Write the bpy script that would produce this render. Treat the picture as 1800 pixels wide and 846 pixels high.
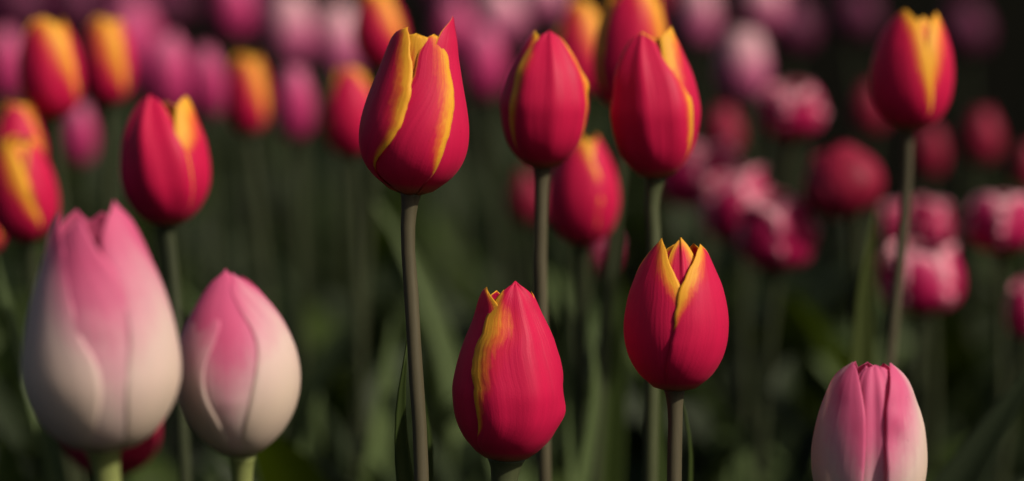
import bpy, math, random
import numpy as np

R = math.radians
scene = bpy.context.scene
for o in list(bpy.data.objects):
    bpy.data.objects.remove(o, do_unlink=True)

# ------------------------------------------------------------------ camera
CAM_H, PITCH, F_PX = 0.57, R(8.18), 4286.0        # metres, radians, focal length in pixels of an 1800 px wide frame
cam_data = bpy.data.cameras.new('camera')
cam = bpy.data.objects.new('camera', cam_data)
scene.collection.objects.link(cam)
cam.location = (0, 0, CAM_H)
cam.rotation_euler = (math.pi / 2 - PITCH, 0, 0)
cam_data.sensor_width = 36.0
cam_data.lens = F_PX / 1800 * 36
cam_data.clip_start, cam_data.clip_end = 0.01, 500
cam_data.dof.use_dof = True
cam_data.dof.focus_distance = 1.0
cam_data.dof.aperture_fstop = 3.1
scene.camera = cam

# ------------------------------------------------------------------ sky, sun, exposure
SUN_EL, SUN_AZ = R(41), R(60)                      # azimuth measured from towards-the-camera round to the right
sun_dir = np.array([math.cos(SUN_EL) * math.sin(SUN_AZ), -math.cos(SUN_EL) * math.cos(SUN_AZ), math.sin(SUN_EL)])
world = bpy.data.worlds.new('World')
scene.world = world
world.use_nodes = True
wn = world.node_tree.nodes
sky = wn.new('ShaderNodeTexSky')
sky.sky_type = 'NISHITA'
sky.sun_disc = False
sky.sun_elevation = SUN_EL
sky.sun_rotation = math.atan2(sun_dir[0], sun_dir[1])
sky.air_density, sky.dust_density, sky.ozone_density = 1.0, 4.0, 0.6
bg = wn['Background']
bg.inputs['Strength'].default_value = 0.06
world.node_tree.links.new(sky.outputs[0], bg.inputs['Color'])
sd = bpy.data.lights.new('sun', 'SUN')
sd.energy, sd.angle, sd.color = 4.5, R(0.8), (1.0, 0.90, 0.78)
sun = bpy.data.objects.new('sun', sd)
scene.collection.objects.link(sun)
from mathutils import Vector, Matrix
sun.rotation_euler = Vector(tuple(sun_dir)).to_track_quat('Z', 'Y').to_euler()
sun.location = (2, -1, 3)

scene.view_settings.view_transform = 'Standard'
scene.view_settings.look = 'None'
scene.view_settings.exposure = 0.0
scene.view_settings.gamma = 1.0
scene.view_settings.use_curve_mapping = False
scene.cycles.use_denoising = True
scene.cycles.max_bounces = 5
scene.cycles.transparent_max_bounces = 4

# ------------------------------------------------------------------ materials
def ramp(nt, stops, interp='LINEAR'):
    n = nt.nodes.new('ShaderNodeValToRGB')
    n.color_ramp.interpolation = interp
    els = n.color_ramp.elements
    els[0].position, els[0].color = stops[0][0], (*stops[0][1], 1)
    els[1].position, els[1].color = stops[-1][0], (*stops[-1][1], 1)
    for p, c in stops[1:-1]:
        e = els.new(p); e.color = (*c, 1)
    return n

def math_node(nt, op, a, b=None, clamp=False):
    n = nt.nodes.new('ShaderNodeMath'); n.operation = op; n.use_clamp = clamp
    for i, x in enumerate((a, b)):
        if x is None: continue
        if isinstance(x, (int, float)): n.inputs[i].default_value = x
        else: nt.links.new(x, n.inputs[i])
    return n.outputs[0]

def mix_rgb(nt, mode, fac, a, b):
    n = nt.nodes.new('ShaderNodeMix'); n.data_type = 'RGBA'; n.blend_type = mode
    for idx, x in ((0, fac), (6, a), (7, b)):
        if isinstance(x, (int, float)): n.inputs[idx].default_value = x
        elif isinstance(x, tuple): n.inputs[idx].default_value = (*x, 1)
        else: nt.links.new(x, n.inputs[idx])
    return n.outputs[2]

def noise(nt, vec, scale, detail=3.0, rough=0.55):
    n = nt.nodes.new('ShaderNodeTexNoise')
    n.inputs['Scale'].default_value = scale
    n.inputs['Detail'].default_value = detail
    n.inputs['Roughness'].default_value = rough
    if vec is not None: nt.links.new(vec, n.inputs['Vector'])
    return n.outputs['Fac']

def scaled(nt, vec, s):
    n = nt.nodes.new('ShaderNodeMapping'); n.inputs['Scale'].default_value = s
    nt.links.new(vec, n.inputs['Vector']); return n.outputs[0]

def petal_material(name, stops, base_tint, streak=0.35, translucent=0.26, sheen=0.05, vein=0.3, vary=0.20, vein_col=0.14):
    """colour follows the attribute 'pat' grown into the petal (0 = margin / tip colour), with streaks along its length"""
    m = bpy.data.materials.new(name); m.use_nodes = True
    nt = m.node_tree; L = nt.links
    bsdf = nt.nodes['Principled BSDF']; out = nt.nodes['Material Output']
    pat = nt.nodes.new('ShaderNodeAttribute'); pat.attribute_name = 'pat'
    uv = nt.nodes.new('ShaderNodeUVMap'); uv.uv_map = 'UVMap'
    obi = nt.nodes.new('ShaderNodeObjectInfo')
    off = nt.nodes.new('ShaderNodeVectorMath'); off.operation = 'ADD'
    L.new(uv.outputs[0], off.inputs[0]); 
    comb = nt.nodes.new('ShaderNodeCombineXYZ')
    L.new(math_node(nt, 'MULTIPLY', obi.outputs['Random'], 37.0), comb.inputs[2])
    L.new(comb.outputs[0], off.inputs[1])
    P = off.outputs[0]
    tex = nt.nodes.new('ShaderNodeTexCoord')
    st = noise(nt, scaled(nt, P, (22, 1.6, 1)), 1.0, 4.0, 0.6)       # streaks along the petal
    st2 = noise(nt, scaled(nt, P, (5, 3.5, 1)), 1.0, 3.0, 0.55)      # broad patches
    st3 = noise(nt, scaled(nt, P, (30, 24, 1)), 1.0, 2.0, 0.5)       # feathering of the margin
    veins = noise(nt, scaled(nt, P, (34, 1.3, 1)), 1.0, 3.0, 0.6)
    s = math_node(nt, 'SUBTRACT', math_node(nt, 'ADD', math_node(nt, 'MULTIPLY', st, 0.7), math_node(nt, 'MULTIPLY', st3, 0.5)), 0.6)
    f = math_node(nt, 'ADD', pat.outputs['Fac'], math_node(nt, 'MULTIPLY', s, streak * 2))
    f = math_node(nt, 'ADD', f, math_node(nt, 'MULTIPLY', math_node(nt, 'SUBTRACT', st2, 0.5), streak))
    f = math_node(nt, 'MULTIPLY', f, 0.5, clamp=True)
    rp = ramp(nt, stops); L.new(f, rp.inputs[0])
    # slight value variation with veins and patches
    var = math_node(nt, 'ADD', 1 - vary / 2 - vein_col / 2, math_node(nt, 'ADD', math_node(nt, 'MULTIPLY', st2, vary), math_node(nt, 'MULTIPLY', veins, vein_col)))
    vc = nt.nodes.new('ShaderNodeCombineXYZ')
    for i in range(3): L.new(var, vc.inputs[i])
    col = mix_rgb(nt, 'MULTIPLY', 1.0, rp.outputs[0], vc.outputs[0])
    # greenish yellow foot of the petal where it meets the stem
    sep = nt.nodes.new('ShaderNodeSeparateXYZ'); L.new(uv.outputs[0], sep.inputs[0])
    foot = math_node(nt, 'SUBTRACT', 1.0, math_node(nt, 'MULTIPLY', sep.outputs[1], 13.0), clamp=True)
    col = mix_rgb(nt, 'MIX', math_node(nt, 'MULTIPLY', foot, 0.8), col, base_tint)
    if vein > 0:                                # a few tiny dark specks
        sp = math_node(nt, 'GREATER_THAN', noise(nt, tex.outputs['Object'], 900.0, 0.0), 0.86)
        col = mix_rgb(nt, 'MULTIPLY', math_node(nt, 'MULTIPLY', sp, 0.35), col, (0.35, 0.2, 0.2))
    L.new(col, bsdf.inputs['Base Color'])
    bsdf.inputs['Roughness'].default_value = 0.52
    bsdf.inputs['Specular IOR Level'].default_value = 0.22
    bsdf.inputs['Sheen Weight'].default_value = sheen
    bsdf.inputs['Sheen Roughness'].default_value = 0.45
    L.new(mix_rgb(nt, 'MIX', 0.35, col, (1, 0.75, 0.75)), bsdf.inputs['Sheen Tint'])
    if vein > 0:
        grain = noise(nt, tex.outputs['Object'], 1600.0, 1.0)
        hgt = math_node(nt, 'ADD', veins, math_node(nt, 'MULTIPLY', grain, 0.3))
        bump = nt.nodes.new('ShaderNodeBump'); bump.inputs['Strength'].default_value = vein; bump.inputs['Distance'].default_value = 0.0005
        L.new(hgt, bump.inputs['Height']); L.new(bump.outputs[0], bsdf.inputs['Normal'])
    tr = nt.nodes.new('ShaderNodeBsdfTranslucent'); L.new(col, tr.inputs['Color'])
    mx = nt.nodes.new('ShaderNodeMixShader'); mx.inputs[0].default_value = translucent
    L.new(bsdf.outputs[0], mx.inputs[1]); L.new(tr.outputs[0], mx.inputs[2])
    L.new(mx.outputs[0], out.inputs['Surface'])
    return m

YEL, ORG = (0.84, 0.42, 0.030), (0.74, 0.15, 0.030)
M = {}
M['red'] = petal_material('red_yellow_petal', [(0.0, YEL), (0.24, (0.82, 0.38, 0.03)), (0.45, (0.74, 0.14, 0.032)), (0.70, (0.62, 0.014, 0.056)), (1.0, (0.60, 0.009, 0.068))], (0.30, 0.24, 0.05), streak=0.6, vein=0.4, vein_col=0.24)
M['pink'] = petal_material('pink_cream_petal', [(0.0, (0.76, 0.14, 0.30)), (0.15, (0.76, 0.19, 0.34)), (0.38, (0.78, 0.42, 0.48)), (0.62, (0.81, 0.64, 0.57)), (1.0, (0.80, 0.66, 0.53))], (0.45, 0.42, 0.20), streak=0.28, translucent=0.44, vary=0.12, vein_col=0.08)
M['mauve'] = petal_material('mauve_pink_petal', [(0.0, (0.66, 0.20, 0.33)), (0.3, (0.62, 0.12, 0.26)), (0.55, (0.56, 0.05, 0.18)), (1.0, (0.44, 0.028, 0.13))], (0.4, 0.3, 0.25), streak=0.2, vein=0)
M['pale'] = petal_material('pale_pink_petal', [(0.0, (0.74, 0.46, 0.48)), (0.4, (0.70, 0.38, 0.43)), (0.75, (0.62, 0.20, 0.32)), (1.0, (0.54, 0.10, 0.24))], (0.4, 0.3, 0.25), streak=0.2, vein=0)
M['crimson'] = petal_material('crimson_pale_edged_petal', [(0.0, (0.84, 0.46, 0.50)), (0.22, (0.78, 0.28, 0.36)), (0.40, (0.56, 0.03, 0.14)), (1.0, (0.42, 0.006, 0.075))], (0.2, 0.15, 0.08), streak=0.25, vein=0)
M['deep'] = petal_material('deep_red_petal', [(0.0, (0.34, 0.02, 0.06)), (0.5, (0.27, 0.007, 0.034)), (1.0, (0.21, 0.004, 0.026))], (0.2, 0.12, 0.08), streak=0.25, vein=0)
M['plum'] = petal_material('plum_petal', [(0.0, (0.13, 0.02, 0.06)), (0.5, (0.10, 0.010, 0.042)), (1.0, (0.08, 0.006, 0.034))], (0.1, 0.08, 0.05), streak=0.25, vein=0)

def plant_material(name, c0, c1, rough=0.5, translucent=0.0, stretch=(1, 1, 1), scale=30.0, spec=0.2, bumps=0.25, uvs=False):
    m = bpy.data.materials.new(name); m.use_nodes = True
    nt = m.node_tree; L = nt.links; bsdf = nt.nodes['Principled BSDF']
    if uvs:
        t = nt.nodes.new('ShaderNodeUVMap'); t.uv_map = 'UVMap'; src = t.outputs[0]
    else:
        t = nt.nodes.new('ShaderNodeTexCoord'); src = t.outputs['Object']
    v = scaled(nt, src, stretch)
    a = noise(nt, v, scale, 4.0, 0.6)
    t2 = nt.nodes.new('ShaderNodeTexCoord')
    b = noise(nt, t2.outputs['Object'], 14.0, 2.0)
    f = math_node(nt, 'ADD', math_node(nt, 'MULTIPLY', a, 0.6), math_node(nt, 'MULTIPLY', b, 0.6))
    rp = ramp(nt, [(0.3, c0), (0.85, c1)]); L.new(f, rp.inputs[0])
    L.new(rp.outputs[0], bsdf.inputs['Base Color'])
    bsdf.inputs['Roughness'].default_value = rough
    bsdf.inputs['Specular IOR Level'].default_value = spec
    bump = nt.nodes.new('ShaderNodeBump'); bump.inputs['Strength'].default_value = bumps; bump.inputs['Distance'].default_value = 0.0006
    L.new(a, bump.inputs['Height']); L.new(bump.outputs[0], bsdf.inputs['Normal'])
    if translucent:
        tr = nt.nodes.new('ShaderNodeBsdfTranslucent')
        L.new(mix_rgb(nt, 'MULTIPLY', 1.0, rp.outputs[0], (1.6, 1.5, 0.35)), tr.inputs['Color'])
        mx = nt.nodes.new('ShaderNodeMixShader'); mx.inputs[0].default_value = translucent
        L.new(bsdf.outputs[0], mx.inputs[1]); L.new(tr.outputs[0], mx.inputs[2])
        L.new(mx.outputs[0], nt.nodes['Material Output'].inputs['Surface'])
    return m

M['stem_brown'] = plant_material('brownish_stem', (0.046, 0.040, 0.021), (0.090, 0.077, 0.044), 0.55, 0, (1, 1, 0.12), 260.0)
M['stem_green'] = plant_material('green_stem', (0.036, 0.042, 0.018), (0.068, 0.078, 0.034), 0.5, 0, (1, 1, 0.12), 260.0)
M['stem_bright'] = plant_material('yellow_green_stem', (0.13, 0.155, 0.045), (0.21, 0.235, 0.075), 0.5, 0, (1, 1, 0.12), 260.0)
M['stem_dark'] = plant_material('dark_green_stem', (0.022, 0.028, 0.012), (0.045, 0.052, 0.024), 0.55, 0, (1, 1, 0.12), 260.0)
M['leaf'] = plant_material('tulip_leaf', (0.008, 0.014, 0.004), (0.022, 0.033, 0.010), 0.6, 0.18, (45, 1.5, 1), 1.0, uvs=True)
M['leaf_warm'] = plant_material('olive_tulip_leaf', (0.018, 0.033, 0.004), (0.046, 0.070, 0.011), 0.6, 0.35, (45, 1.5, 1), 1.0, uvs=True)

M['leaf_olive'] = plant_material('olive_leaf_painted_sun', (0.040, 0.055, 0.010), (0.075, 0.095, 0.020), 0.55, 0.4, (45, 1.5, 1), 1.0, uvs=True)  # brighter olive: sunlight on the blade is put into its colour
M['leaf_painted_sun'] = plant_material('pale_leaf_painted_sun', (0.046, 0.072, 0.022), (0.095, 0.130, 0.045), 0.6, 0.15, (45, 1.5, 1), 1.0, uvs=True)  # paler leaf green, painting sunlit blades and tips into the colour

sm = bpy.data.materials.new('dark_soil'); sm.use_nodes = True
_nt = sm.node_tree; _b = _nt.nodes['Principled BSDF']
_tc = _nt.nodes.new('ShaderNodeTexCoord')
_n1 = noise(_nt, _tc.outputs['Object'], 9.0, 8.0, 0.65); _n2 = noise(_nt, _tc.outputs['Object'], 70.0, 6.0, 0.7)
_f = math_node(_nt, 'ADD', math_node(_nt, 'MULTIPLY', _n1, 0.5), math_node(_nt, 'MULTIPLY', _n2, 0.5))
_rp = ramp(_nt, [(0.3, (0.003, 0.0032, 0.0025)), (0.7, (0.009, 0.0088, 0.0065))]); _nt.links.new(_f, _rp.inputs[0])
_nt.links.new(_rp.outputs[0], _b.inputs['Base Color']); _b.inputs['Roughness'].default_value = 0.95; _b.inputs['Specular IOR Level'].default_value = 0.0
_bp = _nt.nodes.new('ShaderNodeBump'); _bp.inputs['Distance'].default_value = 0.03; _nt.links.new(_f, _bp.inputs['Height']); _nt.links.new(_bp.outputs[0], _b.inputs['Normal'])
M['soil'] = sm

# ------------------------------------------------------------------ mesh helpers
def link(o):
    scene.collection.objects.link(o); return o

def spline(pts, x):
    """smooth interpolation through control points (Catmull-Rom tangents)"""
    pts = np.array(pts, float); px, py = pts[:, 0], pts[:, 1:]
    m = np.gradient(py, px, axis=0)
    x = np.clip(np.asarray(x, float), px[0], px[-1])
    i = np.clip(np.searchsorted(px, x, side='right') - 1, 0, len(px) - 2)
    h = (px[i + 1] - px[i]); t = ((x - px[i]) / h)[..., None]; h = h[..., None]
    r = (2*t**3 - 3*t**2 + 1) * py[i] + (t**3 - 2*t**2 + t) * h * m[i] + (-2*t**3 + 3*t**2) * py[i + 1] + (t**3 - t**2) * h * m[i + 1]
    return r[..., 0] if py.shape[1] == 1 else r

def smooth(a, b, x):
    t = np.clip((x - a) / (b - a), 0, 1); return t * t * (3 - 2 * t)

def shell(name, P, thick, mat, parent, pat=None, uv=None):
    """closed thin shell from a grid of points P[nv, nu, 3]"""
    nv, nu = P.shape[:2]
    du = np.gradient(P, axis=1); dv = np.gradient(P, axis=0)
    N = np.cross(du, dv); N /= np.maximum(np.linalg.norm(N, axis=2, keepdims=True), 1e-12)
    T = thick if np.ndim(thick) else np.full((nv, nu), thick)
    A = P + N * T[..., None] * 0.5; B = P - N * T[..., None] * 0.5
    verts = np.concatenate([A.reshape(-1, 3), B.reshape(-1, 3)])
    n = nv * nu
    idx = np.arange(n).reshape(nv, nu)
    q = np.stack([idx[:-1, :-1], idx[:-1, 1:], idx[1:, 1:], idx[1:, :-1]], -1).reshape(-1, 4)
    qb = q[:, ::-1] + n
    ring = np.concatenate([idx[0, :], idx[1:, -1], idx[-1, -2::-1], idx[-2:0:-1, 0]])
    nxt = np.roll(ring, -1)
    rim = np.stack([ring, ring + n, nxt + n, nxt], -1)
    faces = np.concatenate([q, qb, rim])
    me = bpy.data.meshes.new(name)
    me.from_pydata(verts.tolist(), [], faces.tolist())
    me.polygons.foreach_set('use_smooth', np.ones(len(faces), bool))
    if pat is not None:
        at = me.attributes.new('pat', 'FLOAT', 'POINT')
        at.data.foreach_set('value', np.tile(pat.reshape(-1), 2).astype(np.float32))
    if uv is not None:
        uvl = me.uv_layers.new(name='UVMap')
        flat = np.tile(uv.reshape(-1, 2), (2, 1))
        uvl.data.foreach_set('uv', flat[faces.reshape(-1)].astype(np.float32).reshape(-1))
    me.materials.append(mat)
    me.update()
    o = link(bpy.data.objects.new(name, me)); o.parent = parent
    return o

def tube(name, pts, radii, mat, parent, sides=14):
    pts = np.array(pts, float); n = len(pts)
    tan = np.gradient(pts, axis=0); tan /= np.linalg.norm(tan, axis=1, keepdims=True)
    ref = np.array([0.0, -1.0, 0.0])
    a1 = np.cross(tan, ref); a1 /= np.linalg.norm(a1, axis=1, keepdims=True)
    a2 = np.cross(tan, a1)
    ang = np.linspace(0, 2 * math.pi, sides, endpoint=False)
    V = pts[:, None] + np.asarray(radii)[:, None, None] * (np.cos(ang)[None, :, None] * a1[:, None] + np.sin(ang)[None, :, None] * a2[:, None])
    verts = V.reshape(-1, 3).tolist(); faces = []
    for i in range(n - 1):
        for k in range(sides):
            k2 = (k + 1) % sides
            faces.append((i * sides + k, i * sides + k2, (i + 1) * sides + k2, (i + 1) * sides + k))
    faces.append(tuple(range(sides))[::-1]); faces.append(tuple((n - 1) * sides + k for k in range(sides)))
    me = bpy.data.meshes.new(name); me.from_pydata(verts, [], faces)
    me.polygons.foreach_set('use_smooth', np.ones(len(faces), bool)); me.materials.append(mat); me.update()
    o = link(bpy.data.objects.new(name, me)); o.parent = parent
    return o

# ------------------------------------------------------------------ tulip petals
BODY = {
 'egg':  [(0, .10), (.015, .30), (.06, .56), (.14, .78), (.26, .94), (.38, 1.0), (.52, .97), (.66, .86), (.80, .67), (.92, .45), (1.0, .30), (1.15, .12)],
 'tall': [(0, .10), (.015, .30), (.06, .58), (.14, .80), (.26, .95), (.38, 1.0), (.54, .98), (.70, .88), (.84, .70), (.95, .50), (1.0, .42), (1.15, .25)],
 'drop': [(0, .1), (.02, .36), (.08, .64), (.2, .90), (.33, .985), (.40, 1), (.453, .97), (.578, .875), (.70, .735), (.826, .55), (.95, .35), (1, .22), (1.15, .1)],
 'shouldered': [(0, .1), (.02, .34), (.05, .50), (.1, .70), (.17, .87), (.27, .98), (.36, 1), (.41, .99), (.545, .91), (.68, .79), (.82, .66), (.955, .52), (1.0, .45), (1.15, .3)],
 'barrel': [(0, .1), (.015, .32), (.066, .58), (.158, .81), (.305, .97), (.45, 1), (.6, .94), (.746, .81), (.857, .65), (.95, .48), (1, .38), (1.15, .2)],
 'pointed': [(0, .1), (.015, .30), (.05, .48), (.14, .74), (.26, .90), (.36, .965), (.45, 1), (.59, .93), (.754, .74), (.877, .50), (.96, .29), (1, .18), (1.15, .06)],
 'big': [(0, .12), (.015, .34), (.042, .52), (.113, .76), (.2075, .926), (.30, 1), (.396, .99), (.49, .944), (.585, .88), (.68, .80), (.774, .70), (.868, .58), (.96, .44), (1, .36), (1.15, .2)],
 'closed': [(0, .08), (.015, .26), (.04, .40), (.086, .57), (.178, .79), (.30, .95), (.42, 1), (.546, .963), (.67, .85), (.79, .67), (.88, .47), (.975, .21), (1, .12), (1.15, .04)],
 'stout': [(0, .1), (.02, .27), (.06, .48), (.14, .74), (.25, .93), (.37, 1), (.5, 1), (.64, .945), (.77, .82), (.875, .68), (.976, .43), (1, .34), (1.15, .2)],
 'cup':  [(0, .10), (.02, .34), (.08, .64), (.18, .86), (.32, .98), (.48, 1.0), (.64, .96), (.80, .84), (.92, .70), (1.0, .60), (1.15, .4)],
 'bud':  [(0, .12), (.02, .34), (.08, .60), (.18, .83), (.32, .98), (.42, 1.0), (.56, .96), (.70, .84), (.83, .63), (.93, .40), (1.0, .22), (1.15, .05)],
}
WID = {
 'point': [(0, .22), (.05, .45), (.15, .76), (.30, .96), (.45, 1.0), (.60, .94), (.74, .78), (.86, .52), (.94, .27), (.985, .075), (1, .0)],
 'round': [(0, .22), (.05, .45), (.15, .76), (.30, .96), (.45, 1.0), (.62, .97), (.78, .86), (.89, .66), (.96, .40), (.99, .19), (1, .0)],
}

_ts = np.linspace(0, 1.15, 461)
PROFILE = {}
for _k, _p in BODY.items():                      # fair the profiles so that no curvature break shows in the shading
    _y = spline(_p, _ts); _g = np.exp(-(np.arange(-40, 41) / 15.0) ** 2); _g /= _g.sum()
    _s = np.convolve(np.pad(_y, 40, mode='edge'), _g, mode='valid')
    _w = smooth(.05, .18, _ts); PROFILE[_k] = _y * (1 - _w) + _s * _w

def petal(parent, H, Rad, body, mat, res, rng, az, W=1.2, top=1.0, lay=0.0, imb=0.0, twist=0.0, tip=0.0, ml=0.3, mr=0.3,
          fold=0.0, nf=3, fph=0.0, wave=0.0, shape='point', mode='margin', v0=0.5, keel=0.0, lean=0.0, rib=0.0, bumps=(), tipfade=0.6, mlow=0.25, mid=0.35, g0=0.12, g1=0.62, apex=0.0, ledge=None, redge=None, ridge=0.0, slope=2.6):
    nu, nv = res
    u = np.linspace(-1, 1, nu)[None, :]
    t = np.linspace(0, 1, nv)
    v = (0.75 * t + 0.25 * (1 - (1 - t) ** 2))[:, None]
    tt = v * top
    r = np.interp(tt, _ts, PROFILE[body]) * Rad
    wv = np.maximum(spline(WID[shape], v), 0)
    s = W * Rad * wv
    ph = rng.uniform(0, 6.28, 6)
    # ragged margin
    s = s * (1 + wave * 0.25 * (np.sin(v * 17 + ph[0]) * .5 + np.sin(v * 31 + ph[1]) * .35 + np.sin(v * 53 + ph[2]) * .3) * smooth(0.3, 0.7, v))
    ang = R(az) + R(twist) * (np.where(v < .5, v, .5 + .15 * np.tanh((v - .5) / .15)) - 0.35) + (u * s + apex * W * Rad * (1 - wv) * smooth(.4, .6, v)) / np.maximum(r, 0.25 * Rad)
    if ledge:                                   # margins given as azimuths along the length
        la, ra = R(1) * spline(ledge, v), R(1) * spline(redge, v)
        wv = np.maximum((ra - la) / 2 * r / (Rad * W), 0)
        jag = wave * 1.2 * (np.sin(v * 40 + ph[0]) * .5 + np.sin(v * 67 + ph[1]) * .35 + np.sin(v * 113 + ph[2]) * .3) * smooth(.2, .4, v) * (1 - smooth(.9, 1, v))
        ang = (la + ra) / 2 + u * ((ra - la) / 2 + jag)
    rr = r * (1 + lay + imb * u * smooth(0.02, 0.2, v) - keel * u ** 2)
    env = smooth(0.03, 0.30, v) * (1 - 0.6 * smooth(0.75, 1.0, v))
    rr = rr + Rad * fold * env * np.cos(u * math.pi * nf * 0.5 + fph + 0.5 * np.sin(v * 4 + ph[3]))
    if ridge:
        q = sum(np.cos(u * k + rng.uniform(0, 6.28) + .6 * np.sin(v * 3 + k)) / k ** .7 for k in (5, 8, 13, 19, 27))
        rr = rr + Rad * ridge * q * smooth(.05, .3, v) * (1 - .7 * smooth(.85, 1, v))
    rr = rr + Rad * rib * np.exp(-(u / 0.10) ** 2) * smooth(0.3, 0.9, v)
    rr = rr + Rad * wave * np.abs(u) ** 3 * (np.sin(v * 14 + ph[4] + u) + 0.6 * np.sin(v * 27 + ph[5])) * smooth(0.15, 0.5, v)
    rr = rr + Rad * tip * smooth(0.72, 1.0, v) ** 1.5
    for (bu, bv, ba, su, sv) in bumps:
        rr = rr + Rad * ba * np.exp(-((u - bu) / su) ** 2 - ((v - bv) / sv) ** 2)
    x = rr * np.sin(ang) + Rad * lean * smooth(0.5, 1, v)
    y = -rr * np.cos(ang)
    z = H * tt + np.zeros_like(x) - H * 0.012 * np.exp(-(v / 0.03) ** 2)
    P = np.stack([x, y, z], -1)
    dl, dr = (1 + u) * wv * W, (1 - u) * wv * W
    if mode == 'margin':
        g = (mlow + (1 - mlow) * smooth(g0, g1, v)) * smooth(0.08, 0.30, v) * (1 - tipfade * smooth(0.76, 0.97, v)) + 1e-3
        pat = np.minimum(dl / (max(ml, 1e-3) * g), dr / (max(mr, 1e-3) * g))
        pat = pat + 2 * (1 - smooth(0.0, 0.14, g))      # no margin colour low on the petal
    elif mode == 'rise':        # pink at the top and along the margins, cream below and up the midrib
        pat = 1.0 - (v - v0) * slope - mid * (np.abs(u + (mr - ml)) - 0.55) * 2.2
    elif mode == 'fall':        # pale top, stronger colour below
        pat = (v0 + 0.25 - v) * 3.0 + 0.9 + 0.25 * (1 - np.abs(u))
    else:
        pat = 0.2 + 1.5 * (1 - np.abs(u)) + 0 * v
    pat = np.clip(pat, -1, 4) + np.zeros((nv, nu))
    uv = np.stack([(u * 0.5 + 0.5) + 0 * v, v + 0 * u], -1)
    th = 0.0011 * (Rad / 0.022) * (0.35 + 0.65 * (1 - np.abs(u) ** 4)) * (1 - 0.5 * smooth(0.8, 1, v))
    return shell('petal', P, th, mat, parent, pat, uv)

def leaf_pts(c, width, normal, nu=7, fold=0.25, prof=None, twist=0.0):
    """lanceolate blade along centre line c[n,3]; normal = side the blade faces"""
    n = len(c)
    t = np.linspace(0, 1, n)
    prof = prof or [(0, .45), (.15, .62), (.35, .95), (.5, 1.0), (.7, .82), (.85, .5), (.95, .2), (1, .02)]
    w = spline(prof, t) * width * 0.5
    tan = np.gradient(c, axis=0); tan /= np.linalg.norm(tan, axis=1, keepdims=True)
    nor = np.array(normal, float)[None] - (tan @ np.array(normal, float))[:, None] * tan
    nor /= np.linalg.norm(nor, axis=1, keepdims=True)
    side = np.cross(tan, nor)
    a = twist * t[:, None]
    side, nor = side * np.cos(a) + nor * np.sin(a), nor * np.cos(a) - side * np.sin(a)
    u = np.linspace(-1, 1, nu)
    P = c[:, None] + side[:, None] * (u[None, :, None] * w[:, None, None]) + nor[:, None] * ((np.abs(u) ** 1.5)[None, :, None] * (fold * w)[:, None, None])
    P = P + nor[:, None] * (0.05 * w[:, None] * np.sin(t * 19)[:, None] * u[None] ** 2)[..., None]
    uv = np.stack(np.broadcast_arrays((u * .5 + .5)[None], t[:, None]), -1)
    return P, uv

def bez(p0, p1, p2, p3, n):
    t = np.linspace(0, 1, n)[:, None]
    p0, p1, p2, p3 = map(lambda q: np.array(q, float), (p0, p1, p2, p3))
    return (1-t)**3*p0 + 3*(1-t)**2*t*p1 + 3*(1-t)*t**2*p2 + t**3*p3

def add_leaf(parent, rng, h, reach, az, width, base=(0, 0, 0), mat='leaf', res=(7, 18)):
    d = np.array([math.sin(az), -math.cos(az), 0])
    b = np.array(base, float) + d * 0.006
    droop = rng.uniform(-.25, .05)
    c = bez(b, b + d * reach * .15 + (0, 0, h * .4), b + d * reach * .6 + (0, 0, h * .85), b + d * reach + (0, 0, h * (1 + droop)), res[1])
    P, uv = leaf_pts(c, width, -d + np.array([0, 0, .25]), res[0], fold=rng.uniform(.2, .5), twist=rng.uniform(-.7, .7))
    return shell('leaf', P, 0.0009, M[mat], parent, None, uv)

# ------------------------------------------------------------------ ground
def ground_height(x, y):
    return 0.012 * math.sin(x * 5.1 + 0.7) * math.sin(y * 3.7) + 0.006 * math.sin(x * 17 + y * 11)

def build_ground():
    xs = np.concatenate([[-150, -40, -12], np.linspace(-4, 4, 60), [12, 40, 150]])
    ys = np.concatenate([[-60, -15, -4], np.linspace(-1, 9, 75), [14, 40, 200]])
    V = [(x, y, ground_height(x, y) if abs(x) <= 4 and -1 <= y <= 9 else 0.0) for y in ys for x in xs]
    nx = len(xs)
    Fc = [(j * nx + i, j * nx + i + 1, (j + 1) * nx + i + 1, (j + 1) * nx + i) for j in range(len(ys) - 1) for i in range(nx - 1)]
    me = bpy.data.meshes.new('ground'); me.from_pydata(V, [], Fc)
    me.polygons.foreach_set('use_smooth', np.ones(len(Fc), bool)); me.materials.append(M['soil']); me.update()
    o = link(bpy.data.objects.new('ground', me)); o['kind'] = 'structure'
    o['label'] = 'dark soil of the flower bed'
    return o
build_ground()

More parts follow.
